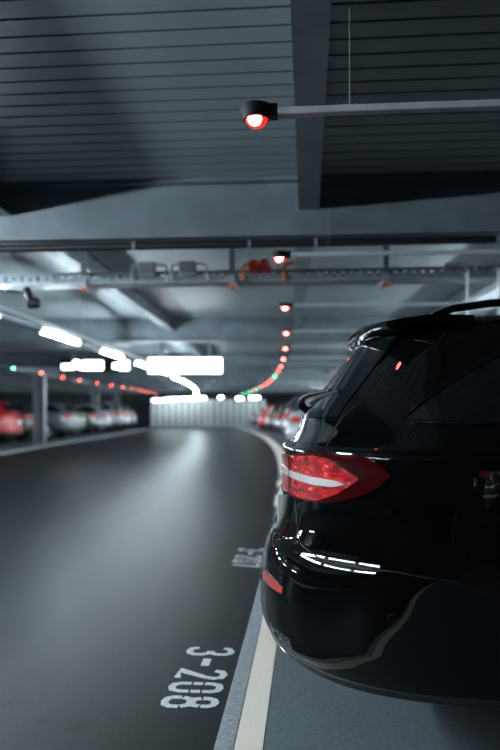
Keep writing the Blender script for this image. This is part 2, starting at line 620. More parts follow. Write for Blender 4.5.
lamp_rail('pale lamp rail close under the deck, over the lane beside the camera', -3.95, 2.52, [(-2.4, 5.2)], (-1.5, 1.2, 4.2))
for k, c in enumerate((-1.2, 1.3, 3.8)):
    strip_light(path(c, -3.95, 2.468), heading(c), 2.2, f'white tube lamp before the first cross beam, {ORD[k]} of three', 'tube lamps before the first beam', 1.45)
LE = -3.27
lamp_rail('long pale lamp rail hanging over the middle of the lane, curving with it', LE, 2.255, [(5.7, 46.5)], [c0 + d for c0 in CROSS[1:-1] for d in (1.0, 3.3, 5.0, 7.0) if c0 + d < 46])
for k in range(14):
    c = 6.5 + 2.9 * k
    strip_light(path(c, LE, 2.204), heading(c), 1.6, f'white tube lamp under the lane rail, {ORD[k]} counted from the black pipe', 'tube lamps over the lane')
for row, e, ss in (('row over the right bays', 3.6, [7.6 + 3.6 * i for i in range(0, 9)]), ('row of the far left aisle', -18.0, [12 + 7.2 * i for i in range(0, 6)])):
    for k, c in enumerate(ss):
        strip_light(path(c, e, 2.212), heading(c), 2.2, f'white tube lamp in the {row}, {ORD[k]} along it', f'tube lamps in the {row}')
        mb = MB()
    o = empty('lighting_rail', path(ss[0], e, 2.264), label=f'pale lamp rail along the {row}', cat='rail')
    b0 = path(ss[0], e)
    mb = MB()
    q = frange(ss[0] - 1.5, ss[-1] + 1.5, 3)
    for a, b in zip(q[:-1], q[1:]):
        mb.prism([(-0.03, 0.0), (0.03, 0.0), (0.03, 0.035), (-0.03, 0.035)], path(a, e) - b0, path(b, e) - b0)
    mb.build('rail', M['whitehouse'], o)
    for s in q[::2]:
        mb = MB()
        p = path(s, e) - b0
        mb.tube([p + Vector((0, 0, 0.034)), p + Vector((0, 0, DECK - 2.264))], 0.006, 6)
        mb.build('hanger_rod', M['palesteel'], o)

# ------------------------------------------------------------------ bay indicator lamps
def make_indicator(red=True, arm=5.0, side=1):
    o = empty('indicator_lamp', (0, 0, 0))
    mb = MB()
    mb.lathe([(0.064, 0.038), (0.066, 0.034), (0.064, 0.022), (0.053, -0.012), (0.046, -0.012), (0.046, 0.015)], (0, 0, 0), n=24)
    mb.box((side * 0.068, 0, 0.018), (0.03, 0.045, 0.05))
    mb.build('housing', M['blackplastic'], o, smooth=35)
    mb = MB()
    mb.lathe([(0.045, 0.02)] + [(0.045 * math.cos(a), -0.045 * math.sin(a) + 0.0) for a in np.linspace(0, 1.5, 9)], (0, 0, 0), n=24)
    d = mb.build('dome', M['reddome' if red else 'greendome'], o, smooth=True)
    mb = MB()
    mb.lathe([(0.003, 0.024), (0.021, 0.018), (0.029, 0.0), (0.022, -0.018), (0.003, -0.028)], (-0.006, -0.004, -0.008), n=14)
    mb.build('bulb', M['redbulb' if red else 'greenbulb'], d, smooth=True)
    mb = MB()
    mb.box((side * (0.08 + arm / 2), 0, 0.015), (arm, 0.045, 0.028))
    mb.build('conduit', M['conduit'], o, bevel=0.005)
    for x in (0.36, 2.4, 4.4):
        if x > arm:
            continue
        mb = MB()
        mb.tube([(side * x, 0, 0.030), (side * x, 0, DECK - 2.32)], 0.0022, 6)
        wv = mb.build('hanger_wire', M['palesteel'], o)
        mb = MB()
        mb.tube([(side * (x - 0.028), 0, 0.041), (side * (x - 0.012), 0, 0.035), (side * (x + 0.012), 0, 0.035), (side * (x + 0.028), 0, 0.041)], 0.003, 6)
        mb.build('wire_clip', M['palesteel'], wv)
    return o


IND = {}
ZI = 2.315
for k in range(0, 18):
    s = 2.72 + 2.49 * k
    red = k not in (8, 13, 15, 16, 17)
    key = ('R', red)
    if key not in IND:
        IND[key] = t = make_indicator(red)
    else:
        t = copy_tree(IND[key])
    t.location = path(s, -0.2, ZI)
    t.rotation_euler = (0, 0, heading(s))
    c = 'red' if red else 'green'
    tag(t, f'{c} glowing bay indicator lamp above the right kerb, {ORD[k]} from the camera', 'indicator lamp', 'indicator lamps over the right kerb')
k = 0
for s in [18.3 + 2.49 * i for i in range(0, 12)]:
    red = k != 0
    key = ('L', red)
    if key not in IND:
        IND[key] = t = make_indicator(red, 4.4, -1)
    else:
        t = copy_tree(IND[key])
    t.location = path(s, -7.2 + bend_in(s), ZI)
    t.rotation_euler = (0, 0, heading(s))
    c = 'red' if red else 'green'
    tag(t, f'{c} glowing bay indicator lamp above the left kerb, {ORD[k]} from the camera', 'indicator lamp', 'indicator lamps over the left kerb')
    k += 1

# ------------------------------------------------------------------ services under the ceiling
PY = 5.40
o = empty('sprinkler_pipe', (0, PY, 2.462), label='black pipe running right across under the nearest cross beam', cat='pipe')
mb = MB(); mb.tube([(-3.6, 0, 0), (7, 0, 0)], 0.031, 14); mb.build('pipe', M['blackpipe'], o, smooth=40)
for x in (-2.9, -1.36, -0.45, 0.06, 1.42, 3.0):
    mb = MB()
    mb.lathe([(0.034, -0.012), (0.036, -0.012), (0.036, 0.012), (0.034, 0.012)], (x, 0, 0), 'x', 16)
    mb.box((x, 0, 0.033), (0.02, 0.02, 0.008))
    mb.build('pipe_clamp', M['palesteel'], o)

TY, TZ = 6.62, 2.375
o = empty('cable_tray', (0, TY, TZ), label='perforated steel cable tray running right across beyond the black pipe', cat='cable tray')
mb = MB()
for yy in (-0.14, 0.14):
    mb.box((2.2, yy, 0.012), (11.6, 0.004, 0.024))
    mb.box((2.2, yy, 0.092), (11.6, 0.004, 0.03))
    for i in range(int(11.6 / 0.08)):
        mb.box((-3.6 + 0.08 * (i + 0.5), yy, 0.05), (0.045, 0.004, 0.06))
mb.box((2.2, 0, 0.002), (11.6, 0.28, 0.004))
mb.build('tray', M['palesteel'], o)
mb = MB()
for yy, r in ((-0.08, 0.016), (-0.03, 0.012), (0.03, 0.02), (0.09, 0.012)):
    mb.tube([(-3.55, yy, 0.006 + r), (8, yy, 0.006 + r)], r, 8)
mb.build('cables', M['blackplastic'], o, smooth=True)
for x in (-3.50, -2.11, -0.70, 0.71, 2.12, 3.53, 4.94):
    mb = MB()
    mb.box((x, -0.16, (DECK - TZ) / 2 - 0.02), (0.05, 0.03, DECK - TZ + 0.04))
    mb.box((x, 0.0, -0.02), (0.05, 0.33, 0.03))
    h = mb.build('hanger', M['palesteel'], o)
    mb = MB(); mb.box((x, -0.17, -0.052), (0.075, 0.045, 0.026)); mb.build('end_cap', M['orange'], h, bevel=0.005)

for i, (x, lb) in enumerate(((-1.49, 'cream junction box on the cable tray, left one of the pair'), (-1.11, 'cream junction box on the cable tray, right one of the pair'))):
    o = empty('junction_box', (x, TY - 0.20, 2.425), label=lb, cat='junction box', group='junction boxes on the cable tray')
    mb = MB(); mb.box((0, 0, 0.065), (0.155, 0.09, 0.13)); mb.build('case', M['cream'], o, bevel=0.008)
    mb = MB(); mb.box((0, -0.049, 0.065), (0.135, 0.01, 0.11)); mb.build('cover', M['cream'], o, bevel=0.003)
    for xx in (-0.11, 0.13):
        mb = MB(); mb.tube([(xx * 0.6, 0.0, 0.1), (xx, 0, 0.11), (xx * 1.35, 0, 0.09), (xx * 1.4, 0, 0.03), (xx * 1.4, 0, -0.04)], 0.011, 8)
        mb.build('flexible_conduit', M['conduit'], o, smooth=True)

o = empty('alarm_sounder', (-0.44, TY - 0.225, 2.46), label='red twin alarm sounder on the cable tray beside the second red lamp', cat='alarm')
for x in (-0.055, 0.04):
    mb = MB()
    mb.lathe([(0.035, -0.03), (0.05, -0.045), (0.058, -0.03), (0.05, 0.02), (0.03, 0.04)], (x, 0, 0.04), 'y', 16)
    mb.build('horn', M['redplastic'], o, smooth=True)
mb = MB(); mb.box((0, 0.05, 0.02), (0.2, 0.03, 0.07)); mb.build('bracket', M['redplastic'], o)
for i, (x, lb) in enumerate(((-0.60, 'orange bent pipe hooked over the cable tray, left of the alarm'), (-0.22, 'orange bent pipe hooked over the cable tray, right of the alarm'))):
    mb = MB()
    mb.tube([(x, TY - 0.18, 2.37), (x, TY - 0.18, 2.49), (x + 0.02, TY - 0.18, 2.52), (x + 0.09, TY - 0.18, 2.53)], 0.015, 10)
    tag(mb.build('bent_pipe', M['orange'], smooth=True), lb, 'pipe', 'orange pipes on the cable tray')
for i, (x, lb) in enumerate(((1.43, 'pale conduit bent down from the cable tray, nearer the black car roof tip'), (1.71, 'pale conduit bent down from the cable tray, at the right end'))):
    mb = MB()
    mb.tube([(x - 0.22, TY - 0.18, 2.44), (x - 0.19, TY - 0.18, 2.49), (x - 0.06, TY - 0.18, 2.49), (x, TY - 0.18, 2.45), (x, TY - 0.18, 2.0)], 0.014, 10)
    tag(mb.build('bent_conduit', M['whitehouse'], smooth=True), lb, 'pipe', 'pale conduits on the cable tray')

o = empty('security_camera', (-2.62, TY - 0.17, 2.345), label='small black camera on an arm under the cable tray', cat='camera')
mb = MB(); mb.tube([(-0.9, -0.05, 0.0), (-0.45, -0.05, -0.015), (-0.08, -0.05, -0.06), (0.02, -0.05, -0.075)], 0.014, 8); mb.build('arm', M['blackplastic'], o, smooth=True)
mb = MB(); mb.tube([(-0.03, -0.05, -0.02), (0.03, -0.05, -0.16)], 0.036, 12); mb.build('mount', M['blackplastic'], o, smooth=40)
mb = MB(); mb.lathe([(0.03, -0.06), (0.052, -0.05), (0.052, 0.04), (0.04, 0.05)], (0.05, -0.05, -0.16), 'x', 14); mb.build('body', M['blackplastic'], o, smooth=40)

# hanging signs
def hanging_sign(c, wid, hgt, rz):
    o = empty('hanging_sign', c, rz)
    mb = MB(); mb.box((0, 0, 0), (wid + 0.04, 0.10, hgt + 0.04)); mb.build('case', M['blackplastic'], o, bevel=0.01)
    for x in (-wid * 0.33, wid * 0.33):
        mb = MB(); mb.box((x, 0, (hgt / 2 + DECK - c[2]) / 2), (0.05, 0.05, DECK - c[2] - hgt / 2)); mb.build('hanger', M['palesteel'], o)
    return o


o = hanging_sign((-2.515, 14.25, 2.10), 1.50, 0.315, TH)
tag(o, 'bright blank white light box hanging over the lane', 'sign')
mb = MB(); mb.box((0, -0.056, 0), (1.5, 0.012, 0.315)); mb.build('face', M['signglow'], o)
o = hanging_sign((-6.05, 19.6, 2.475), 1.98, 0.36, TH)
tag(o, 'dark hanging sign with glowing white blocks, left of the white light box', 'sign')
for x0, x1, z0, z1 in ((-.96, -.60, -.12, .03), (-.64, -.46, -.08, .14), (-.48, -.33, -.12, .03), (-.36, .22, -.13, .13), (.50, .70, -.10, .06), (.68, .96, -.14, .14)):
    mb = MB(); mb.box(((x0 + x1) / 2, -0.054, (z0 + z1) / 2), (x1 - x0, 0.012, z1 - z0)); mb.build('light_block', M['signglow'], o)

# white fence closing the lane, with lamps along its top
o = empty('slatted_fence', (-6.9, 48.2, 0), 0.02, label='tall white slatted fence across the far end of the lane', cat='fence')
mb = MB()
for i in range(18):
    mb.box((-3.85 + i * 0.45, 0, 1.0), (0.33, 0.03, 1.9))
mb.build('slats', M['fence'], o)
mb = MB()
for z in (0.12, 1.0, 1.92):
    mb.box((0, 0.05, z), (8.0, 0.05, 0.07))
mb.build('rails', M['fence'], o)
for x in (-3.95, -2.0, 0, 2.0, 3.95):
    mb = MB(); mb.box((x, 0.1, 1.0), (0.07, 0.07, 2.0)); mb.build('post', M['fence'], o)
for k, (x, L_, z) in enumerate(((-10.2, 0.8, 1.93), (-9.2, 1.0, 2.02), (-8.1, 1.0, 2.04), (-7.2, 0.6, 2.08), (-5.9, 0.3, 2.12), (-4.6, 0.5, 2.05), (-3.6, 0.7, 2.1))):
    o = strip_light((x, 47.2, z), math.pi / 2, L_, f'short white lamp above the white fence, {ORD[k]} from its left end', 'lamps above the fence', 1.8, 'softtube')
    mb = MB(); mb.tube([(0, 0, 0.05), (0, 0, DECK - z)], 0.008, 6); mb.build('hanger_rod', M['palesteel'], o)

# ------------------------------------------------------------------ cars
T_EST = np.array([
    (.340, .075, .86, 4.78), (.37, .045, .885, 4.86), (.42, .014, .90, 4.90), (.47, 0, .908, 4.92), (.55, 0, .918, 4.93), (.64, .012, .923, 4.92),
    (.70, .035, .926, 4.90), (.735, .058, .926, 4.87), (.77, .070, .925, 4.80), (.80, .078, .924, 4.70), (.88, .088, .923, 4.45), (.96, .09, .921, 4.1),
    (1.02, .086, .918, 3.85), (1.036, .084, .916, 3.72), (1.043, .088, .912, 3.67), (1.049, .106, .898, 3.63), (1.057, .122, .885, 3.60), (1.075, .132, .876, 3.52), (1.14, .162, .846, 3.36),
    (1.29, .273, .748, 3.02), (1.40, .358, .668, 2.78), (1.44, .392, .630, 2.68), (1.465, .43, .596, 2.58), (1.485, .50, .556, 2.45),
    (1.50, .65, .495, 2.3), (1.51, .95, .38, 2.15), (1.515, 1.35, .15, 1.9)])


def pchip(x, y, q):
    h, d = np.diff(x), np.diff(y) / np.diff(x)
    m = np.zeros_like(y)
    m[0], m[-1] = d[0], d[-1]
    for i in range(1, len(x) - 1):
        if d[i - 1] * d[i] > 0:
            w1, w2 = 2 * h[i] + h[i - 1], h[i] + 2 * h[i - 1]
            m[i] = (w1 + w2) / (w1 / d[i - 1] + w2 / d[i])
    k = np.clip(np.searchsorted(x, q) - 1, 0, len(x) - 2)
    t = np.clip((q - x[k]) / h[k], 0, 1)
    return ((1 + 2 * t) * (1 - t) ** 2 * y[k] + t * (1 - t) ** 2 * h[k] * m[k] + t * t * (3 - 2 * t) * y[k + 1] + t * t * (t - 1) * h[k] * m[k + 1])


class CarShape:
    def __init__(s, T, L=0.70, n=2.8, Lf=0.95, nf=2.5):
        s.T, s.L, s.n, s.Lf, s.nf = T, L, n, Lf, nf

    def row(s, z):
        T = s.T
        return [pchip(T[:, 0], T[:, i], z) for i in (1, 2, 3)]

    def P(s, p, z):
        """p: 0 rear centre, 1 start of the straight side, beyond that 2 m per unit; negative = other side"""
        p, z = np.broadcast_arrays(np.asarray(p, float), np.asarray(z, float))
        xr, w_, xf = s.row(z)
        L = np.minimum(s.L, 0.42 * (xf - xr))
        sg = np.where(p < 0, -1.0, 1.0)
        q = np.abs(p)
        a = np.clip(q, 0, 1) * math.pi / 2
        v = -w_ * np.sin(a) ** (2 / s.n)
        u = xr + L * (1 - np.clip(np.cos(a), 0, 1) ** (2 / s.n)) + np.maximum(q - 1, 0) * 2.0
        return np.stack([u, v * sg, z], -1)

    def F(s, p, z):
        """the same for the nose: 0 front centre to 1 side"""
        p, z = np.broadcast_arrays(np.asarray(p, float), np.asarray(z, float))
        xr, w_, xf = s.row(z)
        L = np.minimum(s.Lf, 0.42 * (xf - xr))
        sg = np.where(p < 0, -1.0, 1.0)
        a = np.clip(np.abs(p), 0, 1) * math.pi / 2
        v = -w_ * np.sin(a) ** (2 / s.nf)
        u = xf - L * (1 - np.clip(np.cos(a), 0, 1) ** (2 / s.nf))
        return np.stack([u, v * sg, z], -1)

    def normal(s, p, z, fn=None):
        fn = fn or s.P
        e = 0.012
        a = fn(p + e, z) - fn(p - e, z)
        b = fn(p, z + e) - fn(p, z - e)
        n = np.cross(a, b)
        n /= np.maximum(np.linalg.norm(n, axis=-1, keepdims=True), 1e-9)
        c = fn(p, z)
        ref = c - np.array([2.4, 0, 0.9])
        ref[..., 0] *= 0.35
        sg = np.sign((n * ref).sum(-1, keepdims=True))
        return n * np.where(sg == 0, 1, sg)

    def patch(s, ps, zlo, zhi, nz=8, off=0.003, skirt=0.010, fn=None):
        """thin shell lying on the body between two height curves given as (p, z) lists"""
        ps = np.asarray(ps, float)
        lo = np.interp(ps, *np.array(zlo).T)
        hi = np.interp(ps, *np.array(zhi).T)
        t = np.linspace(0, 1, nz)[:, None]
        z = lo[None] * (1 - t) + hi[None] * t
        p = np.broadcast_to(ps[None], z.shape)
        n = s.normal(p, z, fn)
        Pt = (fn or s.P)(p, z)
        mb = MB()
        mb.grid(Pt + n * off)
        In = Pt - n * (skirt - off)
        R, C = z.shape
        for ring in ([(0, j) for j in range(C)], [(R - 1, j) for j in range(C)], [(i, 0) for i in range(R)], [(i, C - 1) for i in range(R)]):
            O = np.array([[(Pt + n * off)[q] for q in ring], [In[q] for q in ring]])
            mb.grid(O)
        return mb

    def line(s, pts, off=0.001, k=10):
        pts = np.array(pts, float)
        d = np.concatenate([[0], np.cumsum(np.hypot(*(np.diff(pts, axis=0) * (1, 1.5)).T))])
        t = np.linspace(0, d[-1], k * (len(pts) - 1) + 1)
        p, z = np.interp(t, d, pts[:, 0]), np.interp(t, d, pts[:, 1])
        return s.P(p, z) + s.normal(p, z) * off

    def body(s, q=28, zs=None):
        mb = MB()
        T = s.T
        if zs is None:
            zs = np.unique(np.concatenate([T[:, 0], np.linspace(T[0, 0], T[-1, 0], 110)]))
        pr = np.linspace(0, 1, q)
        rows = []
        for z in zs:
            A = s.P(pr, z)
            B = s.F(pr[::-1], z)
            mid = [A[-1] * (1 - t) + B[0] * t for t in np.linspace(0, 1, 8)[1:-1]]
            half = np.concatenate([A, mid, B])
            other = half[::-1][1:-1] * np.array([1, -1, 1])
            rows.append(np.concatenate([half, other]))
        G = np.array(rows)
        mb.grid(G, closed=True)
        # closed floor pan and roof, filled across by matching near and far points
        H = len(half)
        for r, dz in ((0, 0), (len(zs) - 1, 0)):
            C = G.shape[1]
            base = r * C
            for i in range(H - 1):
                j1, j2 = (C - i) % C, (C - i - 1) % C
                if i == 0:
                    mb.f.append((base, base + 1, base + C - 1)); mb.m.append(0)
                elif i == H - 2:
                    mb.f.append((base + i, base + i + 1, base + j1)); mb.m.append(0)
                else:
                    mb.f.append((base + i, base + i + 1, base + j2, base + j1)); mb.m.append(0)
        return mb


def add_wheels(o, x1, x2, track, r, wdt=0.23, hi=True):
    n = 36 if hi else 20
    t0 = None
    for x in (x1, x2):
        for sgn in (-1, 1):
            y = sgn * (track - wdt / 2)
            mb = MB()
            h = wdt / 2
            mb.lathe([(r * 0.66, -h), (r * 0.94, -h), (r, -h * 0.7), (r, h * 0.7), (r * 0.94, h), (r * 0.66, h), (r * 0.64, 0)], (0, 0, 0), 'y', n)
            wh = mb.build('wheel', M['rubber'], o, smooth=35)
            wh.location = (x, y, r)
            mb = MB()
            f = sgn * h * 0.75
            mb.lathe([(r * 0.655, f - sgn * 0.05), (r * 0.655, f + sgn * 0.02), (r * 0.61, f + sgn * 0.02), (r * 0.60, f - sgn * 0.05)], (0, 0, 0), 'y', n)
            for a in range(5):
                an = a * 2 * math.pi / 5 + 0.3
                mb.tube([(0, f, 0), (math.cos(an) * r * 0.62, f, math.sin(an) * r * 0.62)], [0.05, 0.032], 6)
            mb.lathe([(0.06, f - sgn * 0.02), (0.055, f + sgn * 0.02)], (0, 0, 0), 'y', 14)
            mb.build('rim', M['rim'], wh, smooth=30)


def cut_arches(ob, xs, r, wdt):
    mb = MB()
    for x in xs:
        for sgn in (-1, 1):
            mb.lathe([(r, sgn * 0.62), (r, sgn * (wdt + 0.2))], (x, 0, r - 0.04), 'y', 40)
    cut = mb.build('cutter', M['seam'])
    cut.parent = ob.parent
    bo = ob.modifiers.new('arches', 'BOOLEAN')
    bo.operation = 'DIFFERENCE'
    bo.object = cut
    bo.solver = 'EXACT'
    bpy.context.view_layer.update()
    dg = bpy.context.evaluated_depsgraph_get()
    me = bpy.data.meshes.new_from_object(ob.evaluated_get(dg))
    ob.modifiers.clear()
    ob.data = me
    bpy.data.objects.remove(cut)
    me.polygons.foreach_set('use_smooth', [True] * len(me.polygons))
    try:
        me.set_sharp_from_angle(angle=math.radians(38))
    except Exception:
        pass


# ---- the black estate: rear towards the lane (-X), its right flank towards the camera
CS = CarShape(T_EST)
CAR = (-0.185, 2.886, 0.0)
car = empty('estate_car', CAR, label='glossy black estate car in the foreground, rear bumper overhanging the white line', cat='car')
body = CS.body().build('body', M['blackpaint'], car, smooth=38)
cut_arches(body, (1.17, 4.08), 0.37, 0.93)
add_wheels(car, 1.17, 4.08, 0.90, 0.335)


def both(name, ps, lo, hi, m, nz=8, off=0.003, skirt=0.01, parents=None, label=None):
    out = []
    for i, sg in enumerate((1, -1)):
        qs = [sg * p for p in ps]
        f = lambda c: sorted([(sg * p, z) for p, z in c])
        mb = CS.patch(sorted(qs), f(lo), f(hi), nz, off, skirt)
        ob = mb.build(name, M[m], parents[i] if parents else car, smooth=50)
        if label:
            ob['label'] = label
        out.append(ob)
    return out


TLo = [(.10, .888), (.15, .886), (.30, .876), (.468, .883), (.56, .898), (.654, .926), (.70, .952), (.733, .984)]
THi = [(.10, 1.017), (.15, 1.017), (.30, 1.028), (.45, 1.036), (.565, 1.040), (.62, 1.038), (.679, 1.030), (.71, 1.012), (.733, .990)]
tl = both('tail_light', np.linspace(.10, .733, 44), TLo, THi, 'darklens', 14, 0.006, 0.016)
both('reflector', np.linspace(.11, .632, 40), [(.11, .895), (.15, .893), (.30, .883), (.46, .890), (.55, .918), (.632, .966)],
     [(.11, 1.010), (.30, 1.021), (.44, 1.029), (.52, 1.024), (.632, .972)], 'redlens', 14, 0.0085, 0.004, tl)
both('light_band', np.linspace(.108, .585, 36), [(.108, .953), (.15, .952), (.30, .944), (.45, .938), (.54, .940), (.585, .950)],
     [(.108, .972), (.15, .972), (.30, .966), (.45, .962), (.54, .960), (.585, .953)], 'whitelens', 5, 0.0125, 0.005, tl)
# rear window across the whole tailgate, quarter and door windows
ps = np.linspace(-.43, .43, 45)
CS.patch(ps, [(-.44, 1.150), (0, 1.143), (.44, 1.150)], [(-.44, 1.437), (-.3, 1.415), (0, 1.405), (.3, 1.415), (.44, 1.437)], 22, 0.003).build('rear_window', M['carglass'], car, smooth=50)
both('quarter_window', np.linspace(.712, .965, 24), [(.712, 1.142), (.74, 1.140), (.965, 1.140)], [(.712, 1.152), (.73, 1.178), (.773, 1.248), (.858, 1.334), (.93, 1.385), (.965, 1.40)], 'carglass', 12, 0.003)
both('door_window', np.linspace(.985, 1.42, 16), [(.9, 1.140), (1.5, 1.140)], [(.9, 1.40), (1.5, 1.42)], 'carglass', 12, 0.003)
both('door_window', np.linspace(1.45, 2.05, 20), [(1.4, 1.140), (2.1, 1.140)], [(1.4, 1.42), (1.62, 1.415), (1.9, 1.25), (2.05, 1.15)], 'carglass', 12, 0.003)
CS.patch(np.linspace(-.74, .74, 31), [(-.8, 1.10), (.8, 1.10)], [(-.8, 1.42), (.8, 1.42)], 14, 0.003, fn=CS.F).build('windscreen', M['carglass'], car, smooth=50)
for sg in (1, -1):
    f = np.array([sg * p for p in np.linspace(.35, .72, 12)])
    CS.patch(np.sort(f), [(-1, .66), (1, .66)], [(-1, .76), (1, .76)], 6, 0.004, fn=CS.F).build('headlight', M['whitelens'], car, smooth=50)
CS.patch(np.linspace(-.24, .24, 15), [(-1, .50), (1, .50)], [(-1, .74), (1, .74)], 6, 0.004, fn=CS.F).build('grille', M['trimblack'], car, smooth=50)
# window trim, panel gaps
for sg in (1, -1):
    mb = MB()
    mb.tube(CS.line([(sg * p, z) for p, z in ((2.08, 1.137), (1.5, 1.137), (.96, 1.137), (.735, 1.137), (.708, 1.142), (.706, 1.155), (.722, 1.182), (.77, 1.255), (.855, 1.341), (.93, 1.392), (1.0, 1.41), (1.5, 1.432), (1.62, 1.42), (1.9, 1.26))], 0.003), 0.006, 8)
    mb.build('window_trim', M['trimblack'], car, smooth=True)
    for pts in ([(.640, 1.425), (.637, 1.382), (.57, 1.274), (.463, 1.158), (.44, 1.10), (.445, 1.044)], [(.30, .872), (.34, .80), (.40, .745), (.511, .724), (.66, .718), (.801, .716), (.93, .70), (1.0, .66)],
                [(.985, 1.136), (1.02, .95), (1.16, .72)], [(1.435, 1.136), (1.435, .42)], [(2.05, 1.10), (2.05, .42)]):
        mb = MB(); mb.tube(CS.line([(sg * p, z) for p, z in pts], 0.0), 0.0022, 6); mb.build('panel_gap', M['seam'], car, smooth=True)
    mb = MB(); mb.tube(CS.line([(sg * p, z) for p, z in ((1.16, .93), (1.20, .937), (1.28, .937), (1.32, .93))], 0.024), 0.012, 8); mb.build('door_handle', M['blackpaint'], car, smooth=True)
    mb = MB(); mb.tube(CS.line([(sg * p, z) for p, z in ((1.64, .93), (1.68, .937), (1.76, .937), (1.80, .93))], 0.024), 0.012, 8); mb.build('door_handle', M['blackpaint'], car, smooth=True)
    mb = MB()
    mb.tube([(3.02, -sg * .88, 1.10), (3.02, -sg * .98, 1.13), (3.02, -sg * 1.03, 1.15), (3.02, -sg * 1.09, 1.15), (3.02, -sg * 1.11, 1.15)], [0.02, 0.04, 0.075, 0.075, 0.04], 12); mb.build('mirror', M['blackpaint'], car, smooth=60)
    # roof rail
    mb = MB()
    mb.tube([(.60, -sg * .535, 1.483), (.66, -sg * .535, 1.507), (.78, -sg * .537, 1.523), (1.3, -sg * .53, 1.535), (2.0, -sg * .52, 1.535), (2.25, -sg * .50, 1.515), (2.32, -sg * .49, 1.49)], 0.013, 10)
    mb.build('roof_rail', M['blackpaint'], car, smooth=True)
# lower valance, chrome strip, reflectors, sensors, plate
ps = np.linspace(-1.0, 1.0, 81)
CS.patch(ps, [(-1.05, .337), (1.05, .337)], [(-1.05, .36), (-.55, .372), (-.36, .385), (-.15, .43), (0, .45), (.15, .43), (.36, .385), (.55, .372), (1.05, .36)], 6, 0.005, 0.012).build('valance', M['valance'], car, smooth=50)
mb = MB(); mb.tube(CS.line([(-.34, .352), (-.2, .375), (0, .39), (.2, .375), (.34, .352)], 0.007, 14), 0.005, 8); mb.build('chrome_strip', M['chrome'], car, smooth=True)
both('bumper_reflector', np.linspace(.21, .405, 14), [(.21, .578), (.40, .582)], [(.21, .612), (.30, .612), (.40, .604)], 'reflector', 5, 0.004)
for sg in (1, -1):
    for p, z in ((.428, .566), (.16, .566), (.818, .588)):
        c = CS.P(np.array(sg * p), np.array(z)); n = CS.normal(np.array(sg * p), np.array(z))
        mb = MB(); mb.tube([c - n * 0.004, c + n * 0.0015], 0.0115, 16); s_ = mb.build('parking_sensor', M['seam'], car, smooth=40)
        mb = MB(); mb.tube([c, c + n * 0.0032], 0.0085, 16); mb.build('sensor_face', M['blackpaint'], s_, smooth=40)
mb = MB(); mb.box((0.086, 0, 0.80), (0.03, 0.52, 0.115)); mb.build('license_plate', M['plate'], car, bevel=0.003)
mb = MB(); mb.tube([(.105, -.45, .885), (.090, -.25, .889), (.090, .25, .889), (.105, .45, .885)], 0.008, 8); mb.build('chrome_strip', M['chrome'], car, smooth=True)

for sg in (1, -1):
    mb = MB(); mb.tube(CS.line([(sg * .265, .885), (sg * .262, .95), (sg * .265, 1.02)], 0.0125), 0.0022, 6); mb.build('panel_gap', M['seam'], car, smooth=True)

# roof spoiler: a thin curved wing continuing the roof
sp = []
for t in np.linspace(-1, 1, 33):
    v = t * 0.575
    u_r = 0.352 + 0.085 * abs(t) ** 3
    z_r = 1.462 - 0.012 * abs(t) ** 3
    z_f = 1.512 - 0.028 * t * t
    top = [(u_r + 0.010, z_r + 0.012), (u_r + 0.06, z_r + 0.024), (u_r + 0.14, z_r + 0.034), (0.62, z_f), (0.72, z_f - 0.004)]
    bot = [(0.72, z_f - 0.03), (0.50, 1.45), (u_r + 0.10, z_r - 0.020), (u_r + 0.05, z_r - 0.018), (u_r + 0.012, z_r - 0.010), (u_r, z_r)]
    sp.append([(u, v, z) for u, z in top + bot])
sp = np.array(sp)
mb = MB(); mb.grid(sp, closed=True)
K = sp.shape[1]
mb.f.append(tuple(range(K))); mb.m.append(0)
mb.f.append(tuple(range(32 * K, 33 * K))); mb.m.append(0)
mb.build('roof_spoiler', M['blackpaint'], car, smooth=50)
for sg in (1, -1):     # side fins running down the edge of the rear window
    mb = MB()
    mb.tube(CS.line([(sg * .46, 1.445), (sg * .445, 1.40), (sg * .435, 1.33)], 0.004), [0.012] * 10 + [0.010] * 5 + [0.004] * 6, 8)
    mb.build('window_fin', M['blackpaint'], car, smooth=True)
# rear wiper standing off the glass
mb = MB()
g = lambda p, z, d: tuple(CS.P(np.array(p), np.array(z)) + CS.normal(np.array(p), np.array(z)) * d)
mb.tube([g(-.02, 1.172, 0.0), g(-.02, 1.174, 0.030), g(-.01, 1.184, 0.042), g(.02, 1.20, 0.042), g(.08, 1.218, 0.028), g(.16, 1.225, 0.018), g(.26, 1.235, 0.012)], [0.016, 0.018, 0.014, 0.011, 0.008, 0.006, 0.005], 10)
wp = mb.build('rear_wiper', M['blackplastic'], car, smooth=True)
mb = MB(); mb.tube([g(.06, 1.195, 0.008), g(.16, 1.215, 0.008), g(.33, 1.235, 0.008)], 0.006, 8); mb.build('wiper_blade', M['rubber'], wp, smooth=True)


# ---- the parked cars further off
T_HAT = T_EST.copy()
T_HAT[:, 3] -= 0.72
T_SUV = T_EST.copy()
T_SUV[:, 0] = np.interp(T_EST[:, 0], [.335, 1.09, 1.515], [.36, 1.18, 1.70])
T_SUV[:, 3] -= 0.45
T_SED = T_EST.copy()
for i, r in enumerate(T_SED):
    z = r[0]
    if z > 1.06:
        T_SED[i, 1] = np.interp(z, [1.06, 1.09, 1.14, 1.40, 1.515], [.12, .50, .72, 1.35, 1.9])
        T_SED[i, 0] = 1.06 + (z - 1.06) * 0.86
RED_LAMP = M['redlens']


